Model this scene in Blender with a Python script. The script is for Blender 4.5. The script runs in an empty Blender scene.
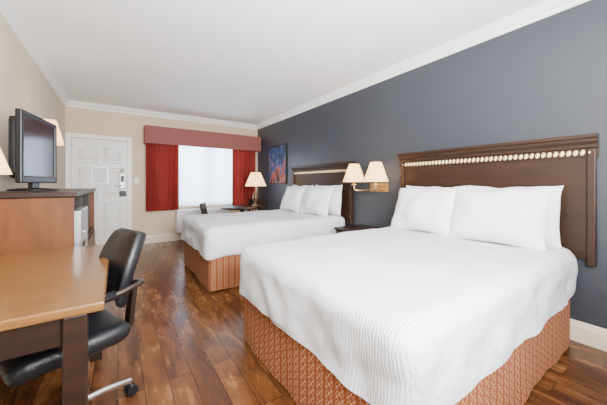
import bpy, bmesh, math, random
from mathutils import Vector, Matrix, noise
random.seed(4)
S=bpy.context.scene
XL,XR,YF,YB,H=-0.75,2.815,6.12,-1.6,2.585
# ---------------- materials
def P(name,col,rough=0.5,metal=0.0,**kw):
    m=bpy.data.materials.new(name); m.use_nodes=True
    b=m.node_tree.nodes['Principled BSDF']
    b.inputs['Base Color'].default_value=(*col,1)
    b.inputs['Roughness'].default_value=rough
    b.inputs['Metallic'].default_value=metal
    for k,v in kw.items(): b.inputs[k].default_value=v
    return m
def nt(m): return m.node_tree.nodes,m.node_tree.links,m.node_tree.nodes['Principled BSDF']
def bump(m,scale,strength,detail=3,dist=0.01,stretch=None):
    n,l,b=nt(m)
    tc=n.new('ShaderNodeTexCoord'); mp=n.new('ShaderNodeMapping')
    if stretch: mp.inputs['Scale'].default_value=stretch
    no=n.new('ShaderNodeTexNoise'); no.inputs['Scale'].default_value=scale; no.inputs['Detail'].default_value=detail
    bu=n.new('ShaderNodeBump'); bu.inputs['Strength'].default_value=strength; bu.inputs['Distance'].default_value=dist
    l.new(tc.outputs['Object'],mp.inputs['Vector']); l.new(mp.outputs['Vector'],no.inputs['Vector'])
    l.new(no.outputs['Fac'],bu.inputs['Height']); l.new(bu.outputs['Normal'],b.inputs['Normal'])
    return m
def ramp(n,stops):
    r=n.new('ShaderNodeValToRGB'); e=r.color_ramp.elements
    while len(e)<len(stops): e.new(0.5)
    for i,(p,c) in enumerate(stops):
        e[i].position=p; e[i].color=(*c,1)
    return r
def wood(name,c1,c2,stretch,rough=0.3,scale=6,coat=0.0,spec=0.5):
    m=P(name,c1,rough); n,l,b=nt(m)
    tc=n.new('ShaderNodeTexCoord'); mp=n.new('ShaderNodeMapping'); mp.inputs['Scale'].default_value=stretch
    no=n.new('ShaderNodeTexNoise'); no.inputs['Scale'].default_value=scale; no.inputs['Detail'].default_value=6; no.inputs['Distortion'].default_value=0.6
    r=ramp(n,[(0.32,c1),(0.68,c2)])
    l.new(tc.outputs['Object'],mp.inputs['Vector']); l.new(mp.outputs['Vector'],no.inputs['Vector'])
    l.new(no.outputs['Fac'],r.inputs['Fac']); l.new(r.outputs['Color'],b.inputs['Base Color'])
    b.inputs['Coat Weight'].default_value=coat; b.inputs['Coat Roughness'].default_value=0.15
    b.inputs['Specular IOR Level'].default_value=spec
    return m
M={}
M['ceiling']=bump(P('ceiling_paint',(0.93,0.925,0.92),0.8),60,0.05)
M['wall_l']=bump(P('cream_paint',(0.62,0.54,0.415),0.7),80,0.05)
M['wall_f']=bump(P('beige_paint',(0.66,0.52,0.36),0.7),80,0.05)
M['wall_r']=bump(P('slate_paint',(0.034,0.039,0.050),0.42),90,0.06)
M['trim']=P('white_trim',(0.86,0.855,0.84),0.35)
M['base']=P('cream_trim',(0.72,0.62,0.48),0.4)
M['door']=P('door_paint',(0.80,0.79,0.76),0.35)
M['pillow']=bump(P('pillow_linen',(0.78,0.79,0.82),0.85),6,0.6,3,0.03)
M['brass']=P('aged_brass',(0.62,0.42,0.20),0.3,1.0)
M['gold']=P('gilt_bead_paint',(0.85,0.64,0.33),0.3,0.3)
M['chrome']=P('chrome',(0.7,0.7,0.72),0.15,1.0)
M['steel']=P('brushed_steel',(0.45,0.46,0.48),0.35,0.9)
M['black']=P('black_plastic',(0.006,0.006,0.008),0.4,0,**{'Specular IOR Level':0.35})
M['leather']=bump(P('black_leather',(0.006,0.007,0.009),0.38,0,**{'Specular IOR Level':0.4}),120,0.2)
M['bronze']=P('dark_bronze_metal',(0.04,0.028,0.022),0.3,0.7)
M['screen']=P('tv_screen_glass',(0.02,0.022,0.026),0.15,0,**{'Specular IOR Level':0.35})
M['white_pl']=P('white_plastic',(0.75,0.75,0.74),0.4)
M['valance']=bump(P('mauve_fabric',(0.24,0.080,0.070),0.85),200,0.2)
M['desk']=wood('desk_wood',(0.115,0.050,0.013),(0.165,0.075,0.021),(1.2,14,14),0.27,3,0.35)
M['dresser']=wood('dresser_wood',(0.080,0.026,0.006),(0.125,0.041,0.010),(2,2,0.4),0.45,9,0.0,0.3)
M['dark']=wood('espresso_wood',(0.011,0.0050,0.003),(0.022,0.009,0.005),(1,1,8),0.40,3,0.0,0.3)
M['head']=wood('mahogany_wood',(0.020,0.0085,0.0045),(0.034,0.0145,0.0078),(1,0.8,10),0.40,3,0.0,0.3)
M['niche']=P('niche_dark',(0.03,0.02,0.015),0.5)
M['ceramic']=P('lamp_base_bronze',(0.12,0.07,0.04),0.3,0.5)
def weave(m):
    n,l,b=nt(m)
    tc=n.new('ShaderNodeTexCoord')
    w=n.new('ShaderNodeTexWave'); w.inputs['Scale'].default_value=22; w.inputs['Distortion'].default_value=6; w.inputs['Detail'].default_value=2
    w.bands_direction='Y'
    no=n.new('ShaderNodeTexNoise'); no.inputs['Scale'].default_value=4; no.inputs['Detail'].default_value=5
    mx=n.new('ShaderNodeMath'); mx.operation='MULTIPLY_ADD'; mx.inputs[1].default_value=0.09
    bu=n.new('ShaderNodeBump'); bu.inputs['Strength'].default_value=0.75; bu.inputs['Distance'].default_value=0.025
    l.new(tc.outputs['Object'],w.inputs['Vector']); l.new(tc.outputs['Object'],no.inputs['Vector'])
    l.new(w.outputs['Fac'],mx.inputs[0]); l.new(no.outputs['Fac'],mx.inputs[2])
    l.new(mx.outputs[0],bu.inputs['Height']); l.new(bu.outputs['Normal'],b.inputs['Normal'])
    return m
M['comf']=weave(P('comforter_white',(0.64,0.66,0.70),0.85))
def fabric_trans(name,col,tcol,fac):
    m=bpy.data.materials.new(name); m.use_nodes=True; n=m.node_tree.nodes; l=m.node_tree.links
    b=n['Principled BSDF']; b.inputs['Base Color'].default_value=(*col,1); b.inputs['Roughness'].default_value=0.8
    t=n.new('ShaderNodeBsdfTranslucent'); t.inputs['Color'].default_value=(*tcol,1)
    mx=n.new('ShaderNodeMixShader'); mx.inputs[0].default_value=fac
    l.new(b.outputs[0],mx.inputs[1]); l.new(t.outputs[0],mx.inputs[2])
    out=n['Material Output']; l.new(mx.outputs[0],out.inputs['Surface'])
    return m
M['red']=fabric_trans('red_curtain_fabric',(0.21,0.015,0.010),(0.4,0.02,0.012),0.06)
M['sheer']=fabric_trans('sheer_fabric',(0.8,0.82,0.85),(0.66,0.74,0.86),0.6)
def shade_mat():
    m=fabric_trans('lampshade_cream',(0.8,0.66,0.42),(0.95,0.78,0.50),0.55)
    n=m.node_tree.nodes; b=n['Principled BSDF']
    b.inputs['Emission Color'].default_value=(1,0.74,0.40,1); b.inputs['Emission Strength'].default_value=3.0
    return m
M['shade']=shade_mat()
g=bpy.data.materials.new('window_glass'); g.use_nodes=True; n=g.node_tree.nodes; l=g.node_tree.links
t=n.new('ShaderNodeBsdfTransparent'); gl=n.new('ShaderNodeBsdfGlossy'); gl.inputs['Roughness'].default_value=0.05
mx=n.new('ShaderNodeMixShader'); mx.inputs[0].default_value=0.08
l.new(t.outputs[0],mx.inputs[1]); l.new(gl.outputs[0],mx.inputs[2]); l.new(mx.outputs[0],n['Material Output'].inputs['Surface'])
M['glass']=g
def floor_mat():
    m=P('laminate_planks',(0.2,0.08,0.03),0.22); n,l,b=nt(m)
    b.inputs['Specular IOR Level'].default_value=0.42
    tc=n.new('ShaderNodeTexCoord'); mp=n.new('ShaderNodeMapping'); mp.inputs['Rotation'].default_value=(0,0,math.radians(90))
    br=n.new('ShaderNodeTexBrick'); br.offset=0.37; br.inputs['Scale'].default_value=1
    br.inputs['Brick Width'].default_value=1.3; br.inputs['Row Height'].default_value=0.125; br.inputs['Mortar Size'].default_value=0.0018
    br.inputs['Color1'].default_value=(0,0,0,1); br.inputs['Color2'].default_value=(1,1,1,1); br.inputs['Mortar'].default_value=(0.0,0.0,0.0,1)
    l.new(tc.outputs['Object'],mp.inputs['Vector']); l.new(mp.outputs['Vector'],br.inputs['Vector'])
    mp2=n.new('ShaderNodeMapping'); mp2.inputs['Scale'].default_value=(6,1.5,1)
    l.new(tc.outputs['Object'],mp2.inputs['Vector'])
    cmb=n.new('ShaderNodeVectorMath'); cmb.operation='MULTIPLY_ADD'; cmb.inputs[1].default_value=(7,7,7)
    l.new(br.outputs['Color'],cmb.inputs[0]); l.new(mp2.outputs['Vector'],cmb.inputs[2])
    no=n.new('ShaderNodeTexNoise'); no.inputs['Scale'].default_value=1.5; no.inputs['Detail'].default_value=7; no.inputs['Roughness'].default_value=0.60; no.inputs['Distortion'].default_value=0.9
    l.new(cmb.outputs[0],no.inputs['Vector'])
    ad=n.new('ShaderNodeMath'); ad.operation='MULTIPLY_ADD'; ad.inputs[1].default_value=0.10
    l.new(br.outputs['Color'],ad.inputs[0]); l.new(no.outputs['Fac'],ad.inputs[2])
    r=ramp(n,[(0.34,(0.032,0.011,0.0045)),(0.50,(0.078,0.027,0.009)),(0.63,(0.135,0.051,0.015)),(0.80,(0.23,0.098,0.030))])
    l.new(ad.outputs[0],r.inputs['Fac'])
    mxc=n.new('ShaderNodeMixRGB'); mxc.inputs['Color2'].default_value=(0.015,0.006,0.003,1)
    l.new(br.outputs['Fac'],mxc.inputs['Fac']); l.new(r.outputs['Color'],mxc.inputs['Color1']); l.new(mxc.outputs['Color'],b.inputs['Base Color'])
    rr=n.new('ShaderNodeMapRange'); rr.inputs['To Min'].default_value=0.18; rr.inputs['To Max'].default_value=0.34
    l.new(no.outputs['Fac'],rr.inputs['Value']); l.new(rr.outputs[0],b.inputs['Roughness'])
    bu=n.new('ShaderNodeBump'); bu.inputs['Strength'].default_value=0.25; bu.inputs['Distance'].default_value=0.004
    l.new(no.outputs['Fac'],bu.inputs['Height']); l.new(bu.outputs['Normal'],b.inputs['Normal'])
    return m
M['floor']=floor_mat()
def skirt_mat():
    m=P('rust_patterned_fabric',(0.5,0.15,0.04),0.85); n,l,b=nt(m)
    uv=n.new('ShaderNodeUVMap'); sp=n.new('ShaderNodeSeparateXYZ'); l.new(uv.outputs['UV'],sp.inputs[0])
    def mth(op,a,bb=None,v=None):
        x=n.new('ShaderNodeMath'); x.operation=op
        if a is not None: l.new(a,x.inputs[0])
        if bb is not None: l.new(bb,x.inputs[1])
        if v is not None: x.inputs[1].default_value=v
        return x.outputs[0]
    k=2*math.pi/0.034
    ku=mth('MULTIPLY',sp.outputs['X'],v=k); kv=mth('MULTIPLY',sp.outputs['Y'],v=k*0.85)
    s1=mth('COSINE',ku); s2=mth('COSINE',kv); v=mth('ADD',s1,s2)
    a=mth('ABSOLUTE',v); line=mth('LESS_THAN',a,v=0.36)
    dot=mth('GREATER_THAN',v,v=1.75)
    brk=mth('GREATER_THAN',mth('SINE',mth('MULTIPLY',ku,v=0.5)),v=-0.75)
    line=mth('MULTIPLY',line,brk)
    f=mth('MAXIMUM',line,dot)
    f=mth('MULTIPLY',f,v=0.72)
    mxc=n.new('ShaderNodeMixRGB'); mxc.inputs['Color1'].default_value=(0.24,0.056,0.013,1); mxc.inputs['Color2'].default_value=(0.60,0.36,0.20,1)
    l.new(f,mxc.inputs['Fac']); l.new(mxc.outputs['Color'],b.inputs['Base Color'])
    return m
M['skirt']=skirt_mat()
def art_mat():
    m=P('abstract_print',(0.1,0.1,0.3),0.6); n,l,b=nt(m)
    tc=n.new('ShaderNodeTexCoord'); no=n.new('ShaderNodeTexNoise'); no.inputs['Scale'].default_value=3.2; no.inputs['Detail'].default_value=3; no.inputs['Distortion'].default_value=1.5
    sp=n.new('ShaderNodeSeparateXYZ'); l.new(tc.outputs['Object'],sp.inputs[0])
    ad=n.new('ShaderNodeMath'); ad.operation='MULTIPLY_ADD'; ad.inputs[1].default_value=-0.25
    l.new(sp.outputs['Z'],ad.inputs[0]); l.new(no.outputs['Fac'],ad.inputs[2])
    r=ramp(n,[(0.34,(0.003,0.007,0.03)),(0.46,(0.010,0.035,0.14)),(0.52,(0.05,0.09,0.17)),(0.57,(0.36,0.06,0.012)),(0.68,(0.012,0.006,0.010))])
    l.new(tc.outputs['Object'],no.inputs['Vector']); l.new(ad.outputs[0],r.inputs['Fac']); l.new(r.outputs['Color'],b.inputs['Base Color'])
    return m
M['art']=art_mat()
# ---------------- geometry helpers
def link(o,parent=None):
    S.collection.objects.link(o)
    if parent: o.parent=parent
    return o
def empty(name,loc=(0,0,0),rz=0):
    o=bpy.data.objects.new(name,None); o.location=loc; o.rotation_euler=(0,0,rz); o.empty_display_size=0.1
    return link(o)
def fin(name,bm,mat,parent=None,smooth=False,bevel=0,loc=None,rot=None,seg=2):
    bmesh.ops.recalc_face_normals(bm,faces=bm.faces[:])
    me=bpy.data.meshes.new(name); bm.to_mesh(me); bm.free()
    me.materials.append(mat)
    if smooth:
        for p in me.polygons: p.use_smooth=True
    o=bpy.data.objects.new(name,me); link(o,parent)
    if loc: o.location=loc
    if rot: o.rotation_euler=rot
    if bevel:
        md=o.modifiers.new('bevel','BEVEL'); md.width=bevel; md.segments=seg; md.limit_method='ANGLE'
    return o
def abox(bm,x0,x1,y0,y1,z0,z1):
    v=[bm.verts.new((x,y,z)) for x in (x0,x1) for y in (y0,y1) for z in (z0,z1)]
    for f in ((0,1,3,2),(4,6,7,5),(0,4,5,1),(2,3,7,6),(0,2,6,4),(1,5,7,3)):
        bm.faces.new([v[i] for i in f])
def boxes(name,L,mat,parent=None,bevel=0,**k):
    bm=bmesh.new()
    for b in L: abox(bm,*b)
    return fin(name,bm,mat,parent,bevel=bevel,**k)
def box(name,x0,x1,y0,y1,z0,z1,mat,parent=None,bevel=0,**k):
    return boxes(name,[(x0,x1,y0,y1,z0,z1)],mat,parent,bevel,**k)
def lathe(name,prof,mat,parent=None,loc=None,n=32,thick=0,rot=None):
    bm=bmesh.new(); rings=[]
    for r,z in prof:
        rings.append([bm.verts.new((r*math.cos(2*math.pi*i/n),r*math.sin(2*math.pi*i/n),z)) for i in range(n)] if r>1e-5 else [bm.verts.new((0,0,z))])
    for a,b in zip(rings,rings[1:]):
        for i in range(n):
            j=(i+1)%n
            if len(a)==1: bm.faces.new((a[0],b[i],b[j]))
            elif len(b)==1: bm.faces.new((a[i],a[j],b[0]))
            else: bm.faces.new((a[i],a[j],b[j],b[i]))
    o=fin(name,bm,mat,parent,smooth=True,loc=loc,rot=rot)
    if thick:
        md=o.modifiers.new('solid','SOLIDIFY'); md.thickness=thick
    return o
def atube(bm,pts,r,n=10,closed=False):
    pts=[Vector(p) for p in pts]; N=len(pts); rings=[]
    rr=r if isinstance(r,(list,tuple)) else [r]*N
    prev=None
    for i,p in enumerate(pts):
        if closed: t=(pts[(i+1)%N]-pts[i-1]).normalized()
        else: t=(pts[min(i+1,N-1)]-pts[max(i-1,0)]).normalized()
        if prev is None:
            u=t.orthogonal().normalized()
        else:
            u=(prev-t*prev.dot(t)).normalized()
        prev=u; w=t.cross(u)
        rings.append([bm.verts.new(p+(u*math.cos(2*math.pi*k/n)+w*math.sin(2*math.pi*k/n))*rr[i]) for k in range(n)])
    for i in range(N if closed else N-1):
        a=rings[i]; b=rings[(i+1)%N]
        for k in range(n): bm.faces.new((a[k],a[(k+1)%n],b[(k+1)%n],b[k]))
    if not closed:
        bm.faces.new(rings[0]); bm.faces.new(rings[-1])
def smooth_pts(pts,it=2):
    pts=[Vector(p) for p in pts]
    for _ in range(it):
        q=[pts[0]]
        for a,b in zip(pts,pts[1:]): q+= [a*0.75+b*0.25,a*0.25+b*0.75]
        q.append(pts[-1]); pts=q
    return pts
def tube(name,pts,r,mat,parent=None,it=2,n=10,closed=False):
    bm=bmesh.new(); atube(bm,smooth_pts(pts,it) if it else pts,r,n,closed)
    return fin(name,bm,mat,parent,smooth=True)
def rbox(name,size,r,cuts,mat,parent=None,loc=None,rot=None,toponly=False,fn=None,delbottom=False,subd=0):
    bm=bmesh.new(); bmesh.ops.create_cube(bm,size=1)
    bmesh.ops.subdivide_edges(bm,edges=bm.edges[:],cuts=cuts,use_grid_fill=True)
    if delbottom:
        bmesh.ops.delete(bm,geom=[f for f in bm.faces if all(v.co.z<-0.499 for v in f.verts)],context='FACES')
    hs=Vector(size)/2
    for v in bm.verts:
        c=v.co
        p=Vector((c.x*size[0],c.y*size[1],c.z*size[2]))
        q=Vector((max(-hs.x+r,min(hs.x-r,p.x)),max(-hs.y+r,min(hs.y-r,p.y)),min(hs.z-r,p.z) if toponly else max(-hs.z+r,min(hs.z-r,p.z))))
        d=p-q
        if d.length>1e-6: p=q+d.normalized()*r
        v.co=fn(p,c.copy()) if fn else p
    o=fin(name,bm,mat,parent,smooth=True,loc=loc,rot=rot)
    if subd:
        md=o.modifiers.new('sub','SUBSURF'); md.levels=subd; md.render_levels=subd
    return o
# ---------------- room shell
box('floor',XL-.15,XR+.15,YB-.15,YF+.15,-0.1,0,M['floor'])
box('ceiling',XL-.15,XR+.15,YB-.15,YF+.15,H,H+.1,M['ceiling'])
box('wall_left',XL-.15,XL,YB,YF,0,H,M['wall_l'])
box('wall_right',XR,XR+.15,YB,YF,0,H,M['wall_r'])
box('wall_back',XL-.15,XR+.15,YB-.15,YB,0,H,M['wall_l'])
DX0,DX1,DZ=-0.67,0.15,1.97
WX0,WX1,WZ0,WZ1=0.85,2.45,0.72,2.05
boxes('wall_far',[(XL-.15,DX0,YF,YF+.15,0,H),(DX0,DX1,YF,YF+.15,DZ,H),(DX1,WX0,YF,YF+.15,0,H),
  (WX0,WX1,YF,YF+.15,0,WZ0),(WX0,WX1,YF,YF+.15,WZ1,H),(WX1,XR+.15,YF,YF+.15,0,H)],M['wall_f'])
crown=[(o*.85,d*.75) for o,d in [(0,0),(0.095,0),(0.095,0.015),(0.08,0.022),(0.07,0.045),(0.045,0.075),(0.022,0.09),(0.018,0.105),(0.018,0.12),(0.010,0.13),(0,0.13)]]
basep=[(0,0),(0.018,0),(0.018,0.11),(0.012,0.125),(0.008,0.145),(0,0.15)]
def run(name,a,b,nrm,prof,z0,sgn,mat):
    bm=bmesh.new(); R=[]
    for p in (a,b):
        R.append([bm.verts.new((p[0]+nrm[0]*o,p[1]+nrm[1]*o,z0+sgn*d)) for o,d in prof])
    k=len(prof)
    for i in range(k): bm.faces.new((R[0][i],R[0][(i+1)%k],R[1][(i+1)%k],R[1][i]))
    bm.faces.new(R[0]); bm.faces.new(R[1]); return fin(name,bm,mat)
run('trim_1',(XL,YB),(XL,YF),(1,0),crown,H,-1,M['trim'])
run('trim_2',(XR,YB),(XR,YF),(-1,0),crown,H,-1,M['trim'])
run('trim_3',(XL,YF),(XR,YF),(0,-1),crown,H,-1,M['trim'])
run('trim_4',(XL,YB),(XR,YB),(0,1),crown,H,-1,M['trim'])
run('baseboard_left',(XL,YB),(XL,YF),(1,0),basep,0,1,M['base'])
run('baseboard_right',(XR,YB),(XR,YF),(-1,0),basep,0,1,M['base'])
run('baseboard_far',(0.225,YF),(XR,YF),(0,-1),basep,0,1,M['base'])
run('baseboard_back',(XL,YB),(XR,YB),(0,1),basep,0,1,M['base'])
# ---------------- door
d=empty('door_1',((DX0+DX1)/2,YF,0)); w=(DX1-DX0)/2
box('slab',-w+.004,w-.004,0.02,0.06,0.008,DZ-.004,M['door'],d)
boxes('casing',[(-w-.07,-w,-.02,0.0,0,DZ+.07),(w,w+.07,-.02,0.0,0,DZ+.07),(-w,w,-.02,0.0,DZ,DZ+.07)],M['trim'],d,bevel=.006)
box('threshold',-w,w,-.02,.07,0,.008,M['steel'],d)
def panel(px0,px1,z0,z1,arch=0):
    n=14 if arch else 2
    loop=[Vector((px0,0,z0)),Vector((px1,0,z0))]
    for i in range(n):
        t=i/(n-1); x=px1+(px0-px1)*t
        z=z1+arch*math.sin(math.pi/2*(1-abs(x)/w)) if arch else z1
        loop.append(Vector((x,0,z)))
    bm=bmesh.new(); atube(bm,[p+Vector((0,0.019,0)) for p in loop],0.013,8,True)
    fin('panel_moulding',bm,M['door'],d,smooth=True)
    c=sum(loop,Vector())/len(loop)
    bm=bmesh.new(); a=[bm.verts.new(c+(p-c)*0.8+Vector((0,0.019,0))) for p in loop]; b=[bm.verts.new(c+(p-c)*0.66+Vector((0,0.006,0))) for p in loop]
    for i in range(len(loop)): bm.faces.new((a[i],a[(i+1)%len(loop)],b[(i+1)%len(loop)],b[i]))
    bm.faces.new(b); fin('raised_panel',bm,M['door'],d)
for s in (-1,1):
    x0,x1=(s*.30,s*.06) if s<0 else (.06,.30)
    panel(x0,x1,1.55,1.70,0.13); panel(x0,x1,0.92,1.45); panel(x0,x1,0.22,0.82)
box('keypad_lock',w-.12,w-.045,-.012,.02,1.08,1.34,M['steel'],d,bevel=.008)
box('keypad_face',w-.108,w-.057,-.016,-.012,1.20,1.32,M['black'],d)
tube('lever_handle',[(w-.085,-.012,1.13),(w-.085,-.06,1.13),(w-.21,-.062,1.13)],0.012,M['steel'],d)
lathe('deadbolt',[(0,-.03),(.028,-.03),(.032,0),(.032,.02)],M['chrome'],d,loc=(w-.085,0.0,1.42),rot=(-math.pi/2,0,0))
box('latch_plate',w-.13,w-.02,-.008,.02,0.93,1.03,M['black'],d,bevel=.004)
box('pale_sheet',-.12,.10,.008,.02,1.18,1.46,M['white_pl'],d,bevel=.003)  # plain pale sheet with a thin frame, mid door
boxes('sheet_frame',[(-.13,-.12,.004,.02,1.17,1.47),(.10,.11,.004,.02,1.17,1.47),(-.12,.10,.004,.02,1.46,1.47),(-.12,.10,.004,.02,1.17,1.18)],M['steel'],d)
for z in (.25,1.0,1.75): box('hinge',-w-.004,-w+.014,-.006,.02,z,z+.1,M['steel'],d)
sw=empty('light_switch',(0.29,YF,1.22)); box('plate',-.038,.038,-.008,0,-.06,.06,M['white_pl'],sw,bevel=.003); box('toggle',-.006,.006,-.02,-.008,-.012,.012,M['white_pl'],sw)
# ---------------- window
wd=empty('window_1',((WX0+WX1)/2,YF,0)); w=(WX1-WX0)/2
boxes('frame',[(-w,-w+.05,.03,.10,WZ0,WZ1),(w-.05,w,.03,.10,WZ0,WZ1),(-w+.05,w-.05,.03,.10,WZ0,WZ0+.05),(-w+.05,w-.05,.03,.10,WZ1-.05,WZ1),(-.03,.03,.03,.10,WZ0+.05,WZ1-.05)],M['white_pl'],wd)
box('glass',-w+.05,w-.05,.06,.066,WZ0+.05,WZ1-.05,M['glass'],wd)
box('sill',-w-.03,w+.03,-.04,.03,WZ0-.03,WZ0,M['trim'],wd,bevel=.005)
def curtain(name,x0,x1,y,z0,z1,amp,folds,mat,parent=None,per=12):
    bm=bmesh.new(); nx=folds*per; nz=14; G=[]
    for j in range(nz+1):
        tz=j/nz; row=[]
        for i in range(nx+1):
            t=i/nx; ph=t*folds*2*math.pi+0.6*noise.noise(Vector((t*5,tz*1.2,x0)))
            a=amp*(0.75+0.35*math.sin(t*9+x0))*(1.05-0.35*tz)
            row.append(bm.verts.new((x0+(x1-x0)*t+0.3*a*math.sin(2*ph),y+a*math.sin(ph)+0.004*math.sin(3*ph),z0+(z1-z0)*tz)))
        G.append(row)
    for j in range(nz):
        for i in range(nx): bm.faces.new((G[j][i],G[j][i+1],G[j+1][i+1],G[j+1][i]))
    o=fin(name,bm,mat,parent,smooth=True); return o
c=empty('curtain'); 
curtain('left_drape',0.44,1.02,5.98,0.64,2.10,0.034,6,M['red'],c)
curtain('right_drape',2.13,2.70,5.98,0.64,2.10,0.034,6,M['red'],c)
tube('curtain_rod',[(0.44,5.99,2.12),(2.76,5.99,2.12)],0.012,M['steel'],c,it=0)
sc=empty('sheer_curtain'); curtain('sheer_panel',0.88,2.42,6.055,0.70,2.09,0.030,16,M['sheer'],sc)
v=empty('window_valance')
boxes('cornice_box',[(0.41,2.79,5.86,5.885,1.93,2.27),(0.41,0.435,5.885,YF,1.93,2.27),(2.765,2.79,5.885,YF,1.93,2.27),(0.435,2.765,5.885,YF,2.245,2.27)],M['valance'],v,bevel=.008)
ac=empty('wall_air_conditioner',(1.5,YF,0))
box('housing',-.53,.53,-.21,-.02,.18,.64,M['white_pl'],ac,bevel=.015)
boxes('grille',[(-.48,.48,-.216,-.21,.60-.016*i-.006,.60-.016*i) for i in range(8)],M['steel'],ac)
boxes('lower_grille',[(-.48+.03*i,-.474+.03*i,-.216,-.21,.22,.42) for i in range(33)],M['white_pl'],ac)
boxes('wall_sleeve',[(-.5,.5,-.02,0,.2,.62)],M['white_pl'],ac)
# ---------------- picture
p=empty('framed_picture',(XR,5.11,1.57))
boxes('frame',[(-.03,0,-.40,-.375,-.41,.41),(-.03,0,.375,.40,-.41,.41),(-.03,0,-.375,.375,-.41,-.385),(-.03,0,-.375,.375,.385,.41)],M['black'],p,bevel=.004)
box('print',-.015,0,-.375,.375,-.385,.385,M['art'],p)
# ---------------- beds
def skirt(parent,L,W,z1):
    r=.05; pts=[]
    for cx,cy,a0 in ((L/2-r,W/2-r,0),(-L/2+r,W/2-r,90),(-L/2+r,-W/2+r,180),(L/2-r,-W/2+r,270)):
        for i in range(7):
            a=math.radians(a0+i*15); pts.append(Vector((cx+r*math.cos(a),cy+r*math.sin(a),0)))
    pts.append(pts[0].copy()); den=[pts[0]]
    for a,b in zip(pts,pts[1:]):
        n=max(1,int((b-a).length/0.04))
        for i in range(1,n+1): den.append(a.lerp(b,i/n))
    cum=[0]
    for a,b in zip(den,den[1:]): cum.append(cum[-1]+(b-a).length)
    bm=bmesh.new(); uvl=bm.loops.layers.uv.new('UVMap'); G=[]; nz=6
    for j in range(nz+1):
        z=.012+(z1-.012)*j/nz; row=[]
        for q,s in zip(den,cum):
            nrm=Vector((q.x/L,q.y/W,0)).normalized()
            k=0.006*math.sin(s*9)+0.004*math.sin(s*23+1); k*=(1-j/nz)
            row.append(bm.verts.new((q.x+nrm.x*k,q.y+nrm.y*k,z)))
        G.append(row)
    for j in range(nz):
        for i in range(len(den)-1):
            f=bm.faces.new((G[j][i],G[j][i+1],G[j+1][i+1],G[j+1][i]))
            for lp,(jj,ii) in zip(f.loops,((j,i),(j,i+1),(j+1,i+1),(j+1,i))):
                lp[uvl].uv=(cum[ii],.012+(z1-.012)*jj/nz)
    return fin('bed_skirt',bm,M['skirt'],parent,smooth=True)
def make_bed(y0,y1,x0,hz,hy0,hy1,seed):
    cy=(y0+y1)/2; x1=2.74; cx=(x0+x1)/2; L=x1-x0; W=y1-y0
    b=empty('bed',(cx,cy,0))
    skirt(b,L,W,.41)
    boxes('box_base',[(-L/2+.03,L/2-.03,-W/2+.03,W/2-.03,.03,.40)],M['niche'],b)
    zb,zt=.375,.70
    def f(p,c):
        zz=p.z+ (zt+zb)/2
        o=Vector((p.x+cx*0.37+seed,p.y+cy*.3,zz))
        down=max(0,(zt-zz)/(zt-zb))
        nr=Vector((c.x if abs(c.x)>.49 else 0,c.y if abs(c.y)>.49 else 0,0))
        if nr.length>0: nr.normalize()
        k=(0.024*noise.noise(o*3.5)+0.020*noise.noise(o*8))*min(1,down*1.6)+0.008*down
        p=p+nr*k
        if c.z>.49: p.z+=0.012*noise.noise(Vector((o.x*2.2,o.y*2.2,0)))+0.008*noise.noise(Vector((o.x*7,o.y*3.5,2)))
        if zz<zb+.02: p.z+=0.012*noise.noise(o*4)
        if zz<zb+.1:
            cd=abs(c.x)+abs(c.y)
            if cd>.9 and c.x<0: p.z-=0.02*(cd-.9)/.1
        return p
    rbox('comforter',(L+.05,W+.05,zt-zb),.085,44,M['comf'],b,loc=(0,0,(zt+zb)/2),toponly=True,fn=f,delbottom=True)
    hc=(hy0+hy1)/2-cy; hw=(hy1-hy0)/2; xw=XR-cx-.002
    box('headboard_panel',xw-.035,xw,hc-hw+.05,hc+hw-.05,.62,hz-.14,M['head'],b,bevel=.004)
    boxes('headboard_posts',[(xw-.055,xw,hc-hw+.01,hc-hw+.055,.58,hz-.10),(xw-.055,xw,hc+hw-.055,hc+hw-.01,.58,hz-.10)],M['head'],b,bevel=.006)
    prof=[(0,0),(.045,0),(.045,.055),(.060,.062),(.062,.085),(.080,.105),(.082,.125),(.095,.13),(.095,.155),(0,.155)]
    bm=bmesh.new(); R=[]
    for y in (hc-hw,hc+hw):
        R.append([bm.verts.new((xw-o,y,hz-.155+z)) for o,z in prof])
    k=len(prof)
    for i in range(k): bm.faces.new((R[0][i],R[0][(i+1)%k],R[1][(i+1)%k],R[1][i]))
    bm.faces.new(R[0]); bm.faces.new(R[1]); fin('headboard_cap',bm,M['head'],b)
    bm=bmesh.new(); n=int((hw*2-.06)/.036)
    for i in range(n):
        y=hc-hw+.04+i*(hw*2-.08)/(n-1)
        mt=Matrix.Translation((xw-.047,y,hz-.127))@Matrix.Rotation(.25,4,'X')@Matrix.Diagonal((.009,.014,.022,1))
        bmesh.ops.create_uvsphere(bm,u_segments=10,v_segments=8,radius=1,matrix=mt)
    fin('brass_beading',bm,M['gold'],b,smooth=True)
    return b
make_bed(.535,1.96,.77,1.515,.41,2.02,0)
make_bed(2.95,4.33,.80,1.49,2.82,4.42,5.3)
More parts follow.
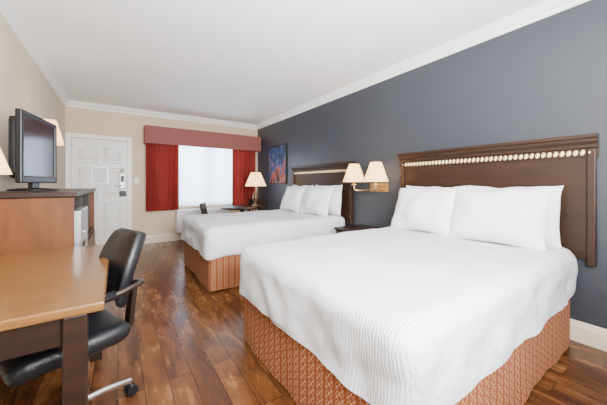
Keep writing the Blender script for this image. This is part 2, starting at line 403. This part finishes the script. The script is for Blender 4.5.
def pillow(x,y,z,tilt,w=.68,h=.46,T=.22,yaw=0,seed=0,roll=0):
    bm=bmesh.new(); n=26; V={}
    for side in (1,-1):
        for i in range(n+1):
            for j in range(n+1):
                if side==-1 and (i in(0,n) or j in(0,n)): V[(side,i,j)]=V[(1,i,j)]; continue
                u=-1+2*i/n; v_=-1+2*j/n
                uu=math.sin(u*math.pi/2); vv=math.sin(v_*math.pi/2)
                t=((1-abs(uu)**2.6)*(1-abs(vv)**2.6))
                t=max(0,t)**.6*T/2
                t*=1+0.30*noise.noise(Vector((uu*1.8+seed,vv*1.8,seed*3+side)))+.08*noise.noise(Vector((uu*5+seed,vv*5,seed+side)))
                X=uu*w/2*(1-.06*(1-vv*vv)); Z=vv*h/2*(1-.08*(1-uu*uu))
                X+=.012*noise.noise(Vector((vv*2,uu*2,seed))); Z+=.02*noise.noise(Vector((uu*2,vv*2,seed+7)))
                V[(side,i,j)]=bm.verts.new((X,side*t,Z))
    for side in (1,-1):
        for i in range(n):
            for j in range(n):
                bm.faces.new([V[(side,a,b)] for a,b in ((i,j),(i+1,j),(i+1,j+1),(i,j+1))])
    o=fin('pillow',bm,M['pillow'],None,smooth=True)
    o.matrix_world=Matrix.Translation((x,y,z))@Matrix.Rotation(math.pi/2+yaw,4,'Z')@Matrix.Rotation(tilt,4,'X')@Matrix.Rotation(roll,4,'Y')
    return o
for (a,b) in ((.91,1.56),(3.28,3.98)):
    pillow(2.67,a-.01,.925,.10,seed=a,w=.66,T=.18)
    pillow(2.67,b+.0,.92,.10,seed=b,w=.66,T=.18)
    pillow(2.49,a+.03,.915,.36,seed=a+3,yaw=.03,h=.48)
    pillow(2.49,b-.0,.91,.36,seed=b+5,yaw=-.03,h=.47,w=.66)
# ---------------- nightstand
ns=empty('nightstand',(2.55,2.39,0))
box('top',-.24,.24,-.30,.30,.575,.605,M['dark'],ns,bevel=.006)
boxes('carcass',[(-.22,.24,-.28,-.26,.06,.575),(-.22,.24,.26,.28,.06,.575),(.22,.24,-.26,.26,.06,.575),(-.22,.22,-.26,.26,.06,.08)],M['dark'],ns)
boxes('drawers',[(-.225,-.205,-.255,.255,.34,.565),(-.225,-.205,-.255,.255,.09,.33)],M['head'],ns,bevel=.004)
boxes('feet',[(sx*.19-.02,sx*.19+.02,sy*.24-.02,sy*.24+.02,0,.06) for sx in(-1,1) for sy in(-1,1)],M['dark'],ns)
for z in (.45,.21): lathe('knob',[(0,.03),(.014,.026),(.016,.018),(.006,.010),(.006,0)],M['brass'],ns,loc=(-.225,0,z),rot=(0,-math.pi/2,0),n=16)
# ---------------- sconces
def add_shade(parent,x,y,z0,rb,rt,h,e):
    lathe('lampshade',[(rb,0),(rb*.98+rt*.02,h*.02),(rt,h)],M['shade'],parent,loc=(x,y,z0),thick=.002)
    tube('socket',[(x,y,z0-.02),(x,y,z0+.07)],.014,M['brass'],parent,it=0)
    lathe('bulb',[(0,0),(.012,0),(.028,.035),(.02,.06),(0,.07)],M['shade'],parent,loc=(x,y,z0+.07),n=16)
    li=bpy.data.lights.new('bulb_light','POINT'); li.energy=e; li.color=(1,.78,.5); li.shadow_soft_size=.03
    o=bpy.data.objects.new('bulb_light',li); o.location=(x,y,z0+.165 if h>.2 else z0+.14); link(o,parent)
s=empty('wall_sconce',(XR,2.36,1.11))
box('backplate',-.03,0,-.15,.15,-.05,.06,M['brass'],s,bevel=.008)
for q in (-1,1):
    tube('arm',[(-.03,q*.06,0),(-.12,q*.08,-.03),(-.29,q*.14,-.03),(-.29,q*.18,-.02),(-.29,q*.18,.08)],.009,M['brass'],s)
    lathe('cup',[(0,-.02),(.03,-.01),(.034,.005),(.01,.012)],M['brass'],s,loc=(-.29,q*.18,.045),n=20)
    add_shade(s,-.29,q*.18,.08,.145,.065,.23,7)
def left_sconce(y,z,h):
    s=empty('wall_sconce',(XL,y,z))
    lathe('backplate',[(0,.025),(.05,.02),(.06,0)],M['brass'],s,rot=(0,math.pi/2,0),n=24)
    tube('arm',[(.02,0,0),(.08,0,-.02),(.16,0,-.02),(.16,0,.08)],.009,M['brass'],s)
    add_shade(s,.16,0,.08,.118,.055,h,5)
left_sconce(2.09,1.135,.20); left_sconce(3.84,1.50,.25)
# ---------------- dresser
dr=empty('dresser',(-.49,3.27,0)); y0,y1=-.94,.94; x0,x1=-.24,.25
boxes('top',[(x0,x1+.015,y0-.015,y1+.015,1.075,1.11)],M['dark'],dr,bevel=.008)
boxes('side_panels',[(x0,x1,y0,y0+.025,0,1.075),(x0,x1,y1-.025,y1,0,1.075)],M['dresser'],dr,bevel=.002)
boxes('carcass',[(x0,x0+.015,y0+.025,y1-.025,0.08,1.075),(x0+.015,x1-.01,-.36,-.335,.08,1.075),(x0+.015,x1-.02,y0+.025,y1-.025,.06,.085),(x0+.015,x1-.01,-.335,y1-.025,.62,.64),(x0+.015,x1-.01,.29,.31,.64,1.075)],M['dark'],dr)
boxes('plinth',[(x1-.04,x1-.02,y0+.025,y1-.025,0,.06)],M['dark'],dr)
boxes('drawer_fronts',[(x1-.01,x1+.008,-.33,.285,.36,.61),(x1-.01,x1+.008,-.33,.285,.09,.35),(x1-.01,x1+.008,.295,.91,.36,.61),(x1-.01,x1+.008,.295,.91,.09,.35)],M['dresser'],dr,bevel=.003)
for yy in (-.02,.6):
    for zz in (.49,.22): lathe('knob',[(0,.03),(.014,.026),(.016,.018),(.006,.010),(.006,0)],M['brass'],dr,loc=(x1+.008,yy,zz),rot=(0,math.pi/2,0),n=16)
fr=empty('mini_fridge',(-.47,2.66,.086))
box('cabinet',-.20,.20,-.25,.25,0,.90,M['black'],fr,bevel=.01)
box('door',.205,.262,-.25,.25,.005,.895,M['steel'],fr,bevel=.012)
box('handle',.262,.285,-.22,-.19,.50,.75,M['chrome'],fr,bevel=.005)
# ---------------- tv
tv=empty('television',(-.54,3.03,1.11),math.radians(80.5))
lathe('stand_base',[(0,.0),(.15,.0),(.15,.012),(.05,.022),(0,.022)],M['black'],tv,loc=(0,.02,0))
box('stand_neck',-.05,.05,.0,.04,.018,.12,M['black'],tv,bevel=.008)
boxes('bezel',[(-.31,-.275,-.03,.012,.06,.59),(.275,.31,-.03,.012,.06,.59),(-.275,.275,-.03,.012,.555,.59),(-.275,.275,-.03,.012,.06,.115)],M['black'],tv,bevel=.010)
box('screen',-.275,.275,-.018,-.008,.115,.555,M['screen'],tv)
rbox('back_shell',(.56,.065,.46),.03,10,M['black'],tv,loc=(0,.035,.32))
# ---------------- desk
dk=empty('desk',(-.405,1.75,0))
box('desktop',-.335,.365,-.57,.565,.72,.752,M['desk'],dk,bevel=.006)
boxes('apron',[(-.25,.25,-.54,-.52,.62,.72),(-.25,.25,.52,.54,.62,.72),(-.31,-.29,-.50,.50,.62,.72),(.27,.29,-.50,.50,.67,.72)],M['dark'],dk)
boxes('legs',[(sx*.285-.032,sx*.285+.032,sy*.53-.032,sy*.53+.032,0,.72) for sx in(-1,1) for sy in(-1,1)],M['dark'],dk,bevel=.005)
# ---------------- office chair (front = local -Y)
oc=empty('office_chair',(-.19,1.68,0),math.radians(-70))
def seatf(p,c): 
    p.z+=0.02*(c.x*2)**2*0.6-0.03*max(0,-c.y*2-.5)
    p.x*=1-.08*(c.y*2)**2; return p
rbox('seat',(.44,.42,.09),.043,14,M['leather'],oc,loc=(0,-.015,.445),fn=seatf)
def backf(p,c):
    k=1-.25*max(0,c.z*2)**2-.15*max(0,-c.z*2)**2
    return Vector((p.x*k,p.y-.04*(c.x*2)**2+.025*(c.z*2)**2,p.z))
rbox('backrest',(.36,.055,.37),.026,16,M['leather'],oc,loc=(0,.225,.73),rot=(math.radians(-17),0,0),fn=backf)
box('back_bracket',-.03,.03,.20,.222,.42,.66,M['bronze'],oc,rot=(math.radians(-6),0,0))
box('under_plate',-.12,.12,-.12,.16,.375,.40,M['black'],oc,bevel=.005)
for q in (-1,1):
    tube('arm_loop',[(q*.12,.235,.66),(q*.20,.24,.68),(q*.245,.20,.685),(q*.25,.08,.66),(q*.25,-.08,.64),(q*.25,-.11,.56),(q*.245,-.02,.45),(q*.19,.0,.40)],.013,M['bronze'],oc)
    tube('arm_pad',[(q*.25,.10,.668),(q*.25,-.05,.655)],.02,M['black'],oc,it=0)
tube('gas_column',[(0,0,.10),(0,0,.38)],.025,M['black'],oc,it=0,n=16)
lathe('hub',[(0,.06),(.045,.06),(.045,.13),(.03,.14),(0,.14)],M['chrome'],oc)
for i in range(5):
    a=math.radians(72*i+20); cx,cy=math.cos(a),math.sin(a)
    tube('base_leg',[(cx*.03,cy*.03,.11),(cx*.16,cy*.16,.10),(cx*.27,cy*.27,.075)],.016,M['chrome'],oc)
    bm=bmesh.new()
    for t in (-.016,.016):
        mt=Matrix.Translation((cx*.27-cy*t,cy*.27+cx*t,.028))@Matrix.Rotation(a+math.pi/2,4,'Z')@Matrix.Rotation(math.pi/2,4,'Y')
        bmesh.ops.create_cone(bm,cap_ends=True,segments=20,radius1=.028,radius2=.028,depth=.018,matrix=mt)
    fin('caster',bm,M['black'],oc,bevel=.003)
    tube('caster_stem',[(cx*.27,cy*.27,.03),(cx*.27,cy*.27,.08)],.008,M['chrome'],oc,it=0)
# ---------------- round table + lamp + chairs
tb=empty('round_table',(2.02,5.10,0))
lathe('top',[(0,.69),(.40,.69),(.41,.70),(.41,.715),(.40,.722),(0,.722)],M['dark'],tb,n=48)
lathe('pedestal',[(.05,.69),(.04,.60),(.03,.5),(.05,.3),(.045,.12),(.06,.06),(0,.06)],M['dark'],tb)
for i in range(4):
    a=math.pi/4+i*math.pi/2; tube('foot',[(.03*math.cos(a),.03*math.sin(a),.10),(.2*math.cos(a),.2*math.sin(a),.07),(.30*math.cos(a),.30*math.sin(a),.022)],.02,M['dark'],tb)
tl=empty('table_lamp',(2.27,5.02,.722))
lathe('base',[(0,0),(.085,0),(.085,.015),(.04,.03),(.022,.06),(.05,.11),(.065,.17),(.05,.23),(.02,.28),(.012,.32),(.012,.42),(0,.42)],M['ceramic'],tl)
lathe('lampshade',[(.21,0),(.205,.01),(.095,.27)],M['shade'],tl,loc=(0,0,.40),thick=.002)
lathe('finial',[(.006,.0),(.012,.02),(0,.035)],M['brass'],tl,loc=(0,0,.66),n=12)
tube('harp',[(-.0,0,.40),(-.05,0,.5),(-.04,0,.63),(0,0,.66),(.04,0,.63),(.05,0,.5),(0,0,.40)],.003,M['brass'],tl,n=6)
li=bpy.data.lights.new('bulb_light','POINT'); li.energy=7; li.color=(1,.78,.5); li.shadow_soft_size=.03
o=bpy.data.objects.new('bulb_light',li); o.location=(0,0,.52); link(o,tl)
def dchair(x,y,rz):
    c=empty('dining_chair',(x,y,0),rz)
    rbox('seat',(.42,.40,.06),.025,10,M['leather'],c,loc=(0,0,.44))
    boxes('seat_rails',[(-.20,.20,-.19,-.17,.37,.41),(-.20,.20,.17,.19,.37,.41),(-.20,-.18,-.17,.17,.37,.41),(.18,.20,-.17,.17,.37,.41)],M['dark'],c)
    for q in (-1,1):
        tube('front_leg',[(q*.18,-.17,0),(q*.18,-.17,.41)],[.014,.02],M['dark'],c,it=0)
        tube('back_post',[(q*.18,.21,0),(q*.18,.18,.42),(q*.18,.20,.6),(q*.18,.25,.81)],.016,M['dark'],c)
    boxes('top_rail',[(-.19,.19,.225,.25,.70,.82)],M['dark'],c,bevel=.008)
    for q in (-.1,-.035,.035,.1): tube('slat',[(q,.19,.43),(q,.205,.6),(q,.235,.72)],.009,M['dark'],c)
dchair(1.50,5.05,math.radians(64)); dchair(2.48,5.56,math.radians(-41))
# ---------------- lights
def area(name,loc,tgt,sx,sy,e,col=(1,1,1)):
    li=bpy.data.lights.new(name,'AREA'); li.shape='RECTANGLE'; li.size=sx; li.size_y=sy; li.energy=e; li.color=col
    o=bpy.data.objects.new(name,li); o.location=loc; o.rotation_euler=(Vector(tgt)-Vector(loc)).to_track_quat('-Z','Y').to_euler(); link(o)
area('daylight_outside',(1.65,7.1,1.6),(1.65,6.0,1.35),2.4,1.9,380,(.90,.95,1))
area('bounce_flash',(.7,-.4,1.5),(1.0,1.9,2.58),1.2,1.0,320,(.97,.98,1))
area('added_fill',(.6,-1.4,1.9),(1.2,3.5,.8),1.6,1.0,50,(.97,.98,1))  # added fill light behind the camera, no lamp of the room
W=bpy.data.worlds.new('World'); S.world=W; W.use_nodes=True
W.node_tree.nodes['Background'].inputs[0].default_value=(.75,.85,1,1); W.node_tree.nodes['Background'].inputs[1].default_value=1.5
# ---------------- camera
cam=bpy.data.cameras.new('camera'); cam.sensor_width=36; cam.lens=272/607*36; cam.shift_y=-18.5/607; cam.clip_start=.02
co=bpy.data.objects.new('camera',cam); co.location=(0,0,1.163); co.rotation_euler=(math.pi/2,0,-math.atan2(185.5,272)); link(co)
S.camera=co
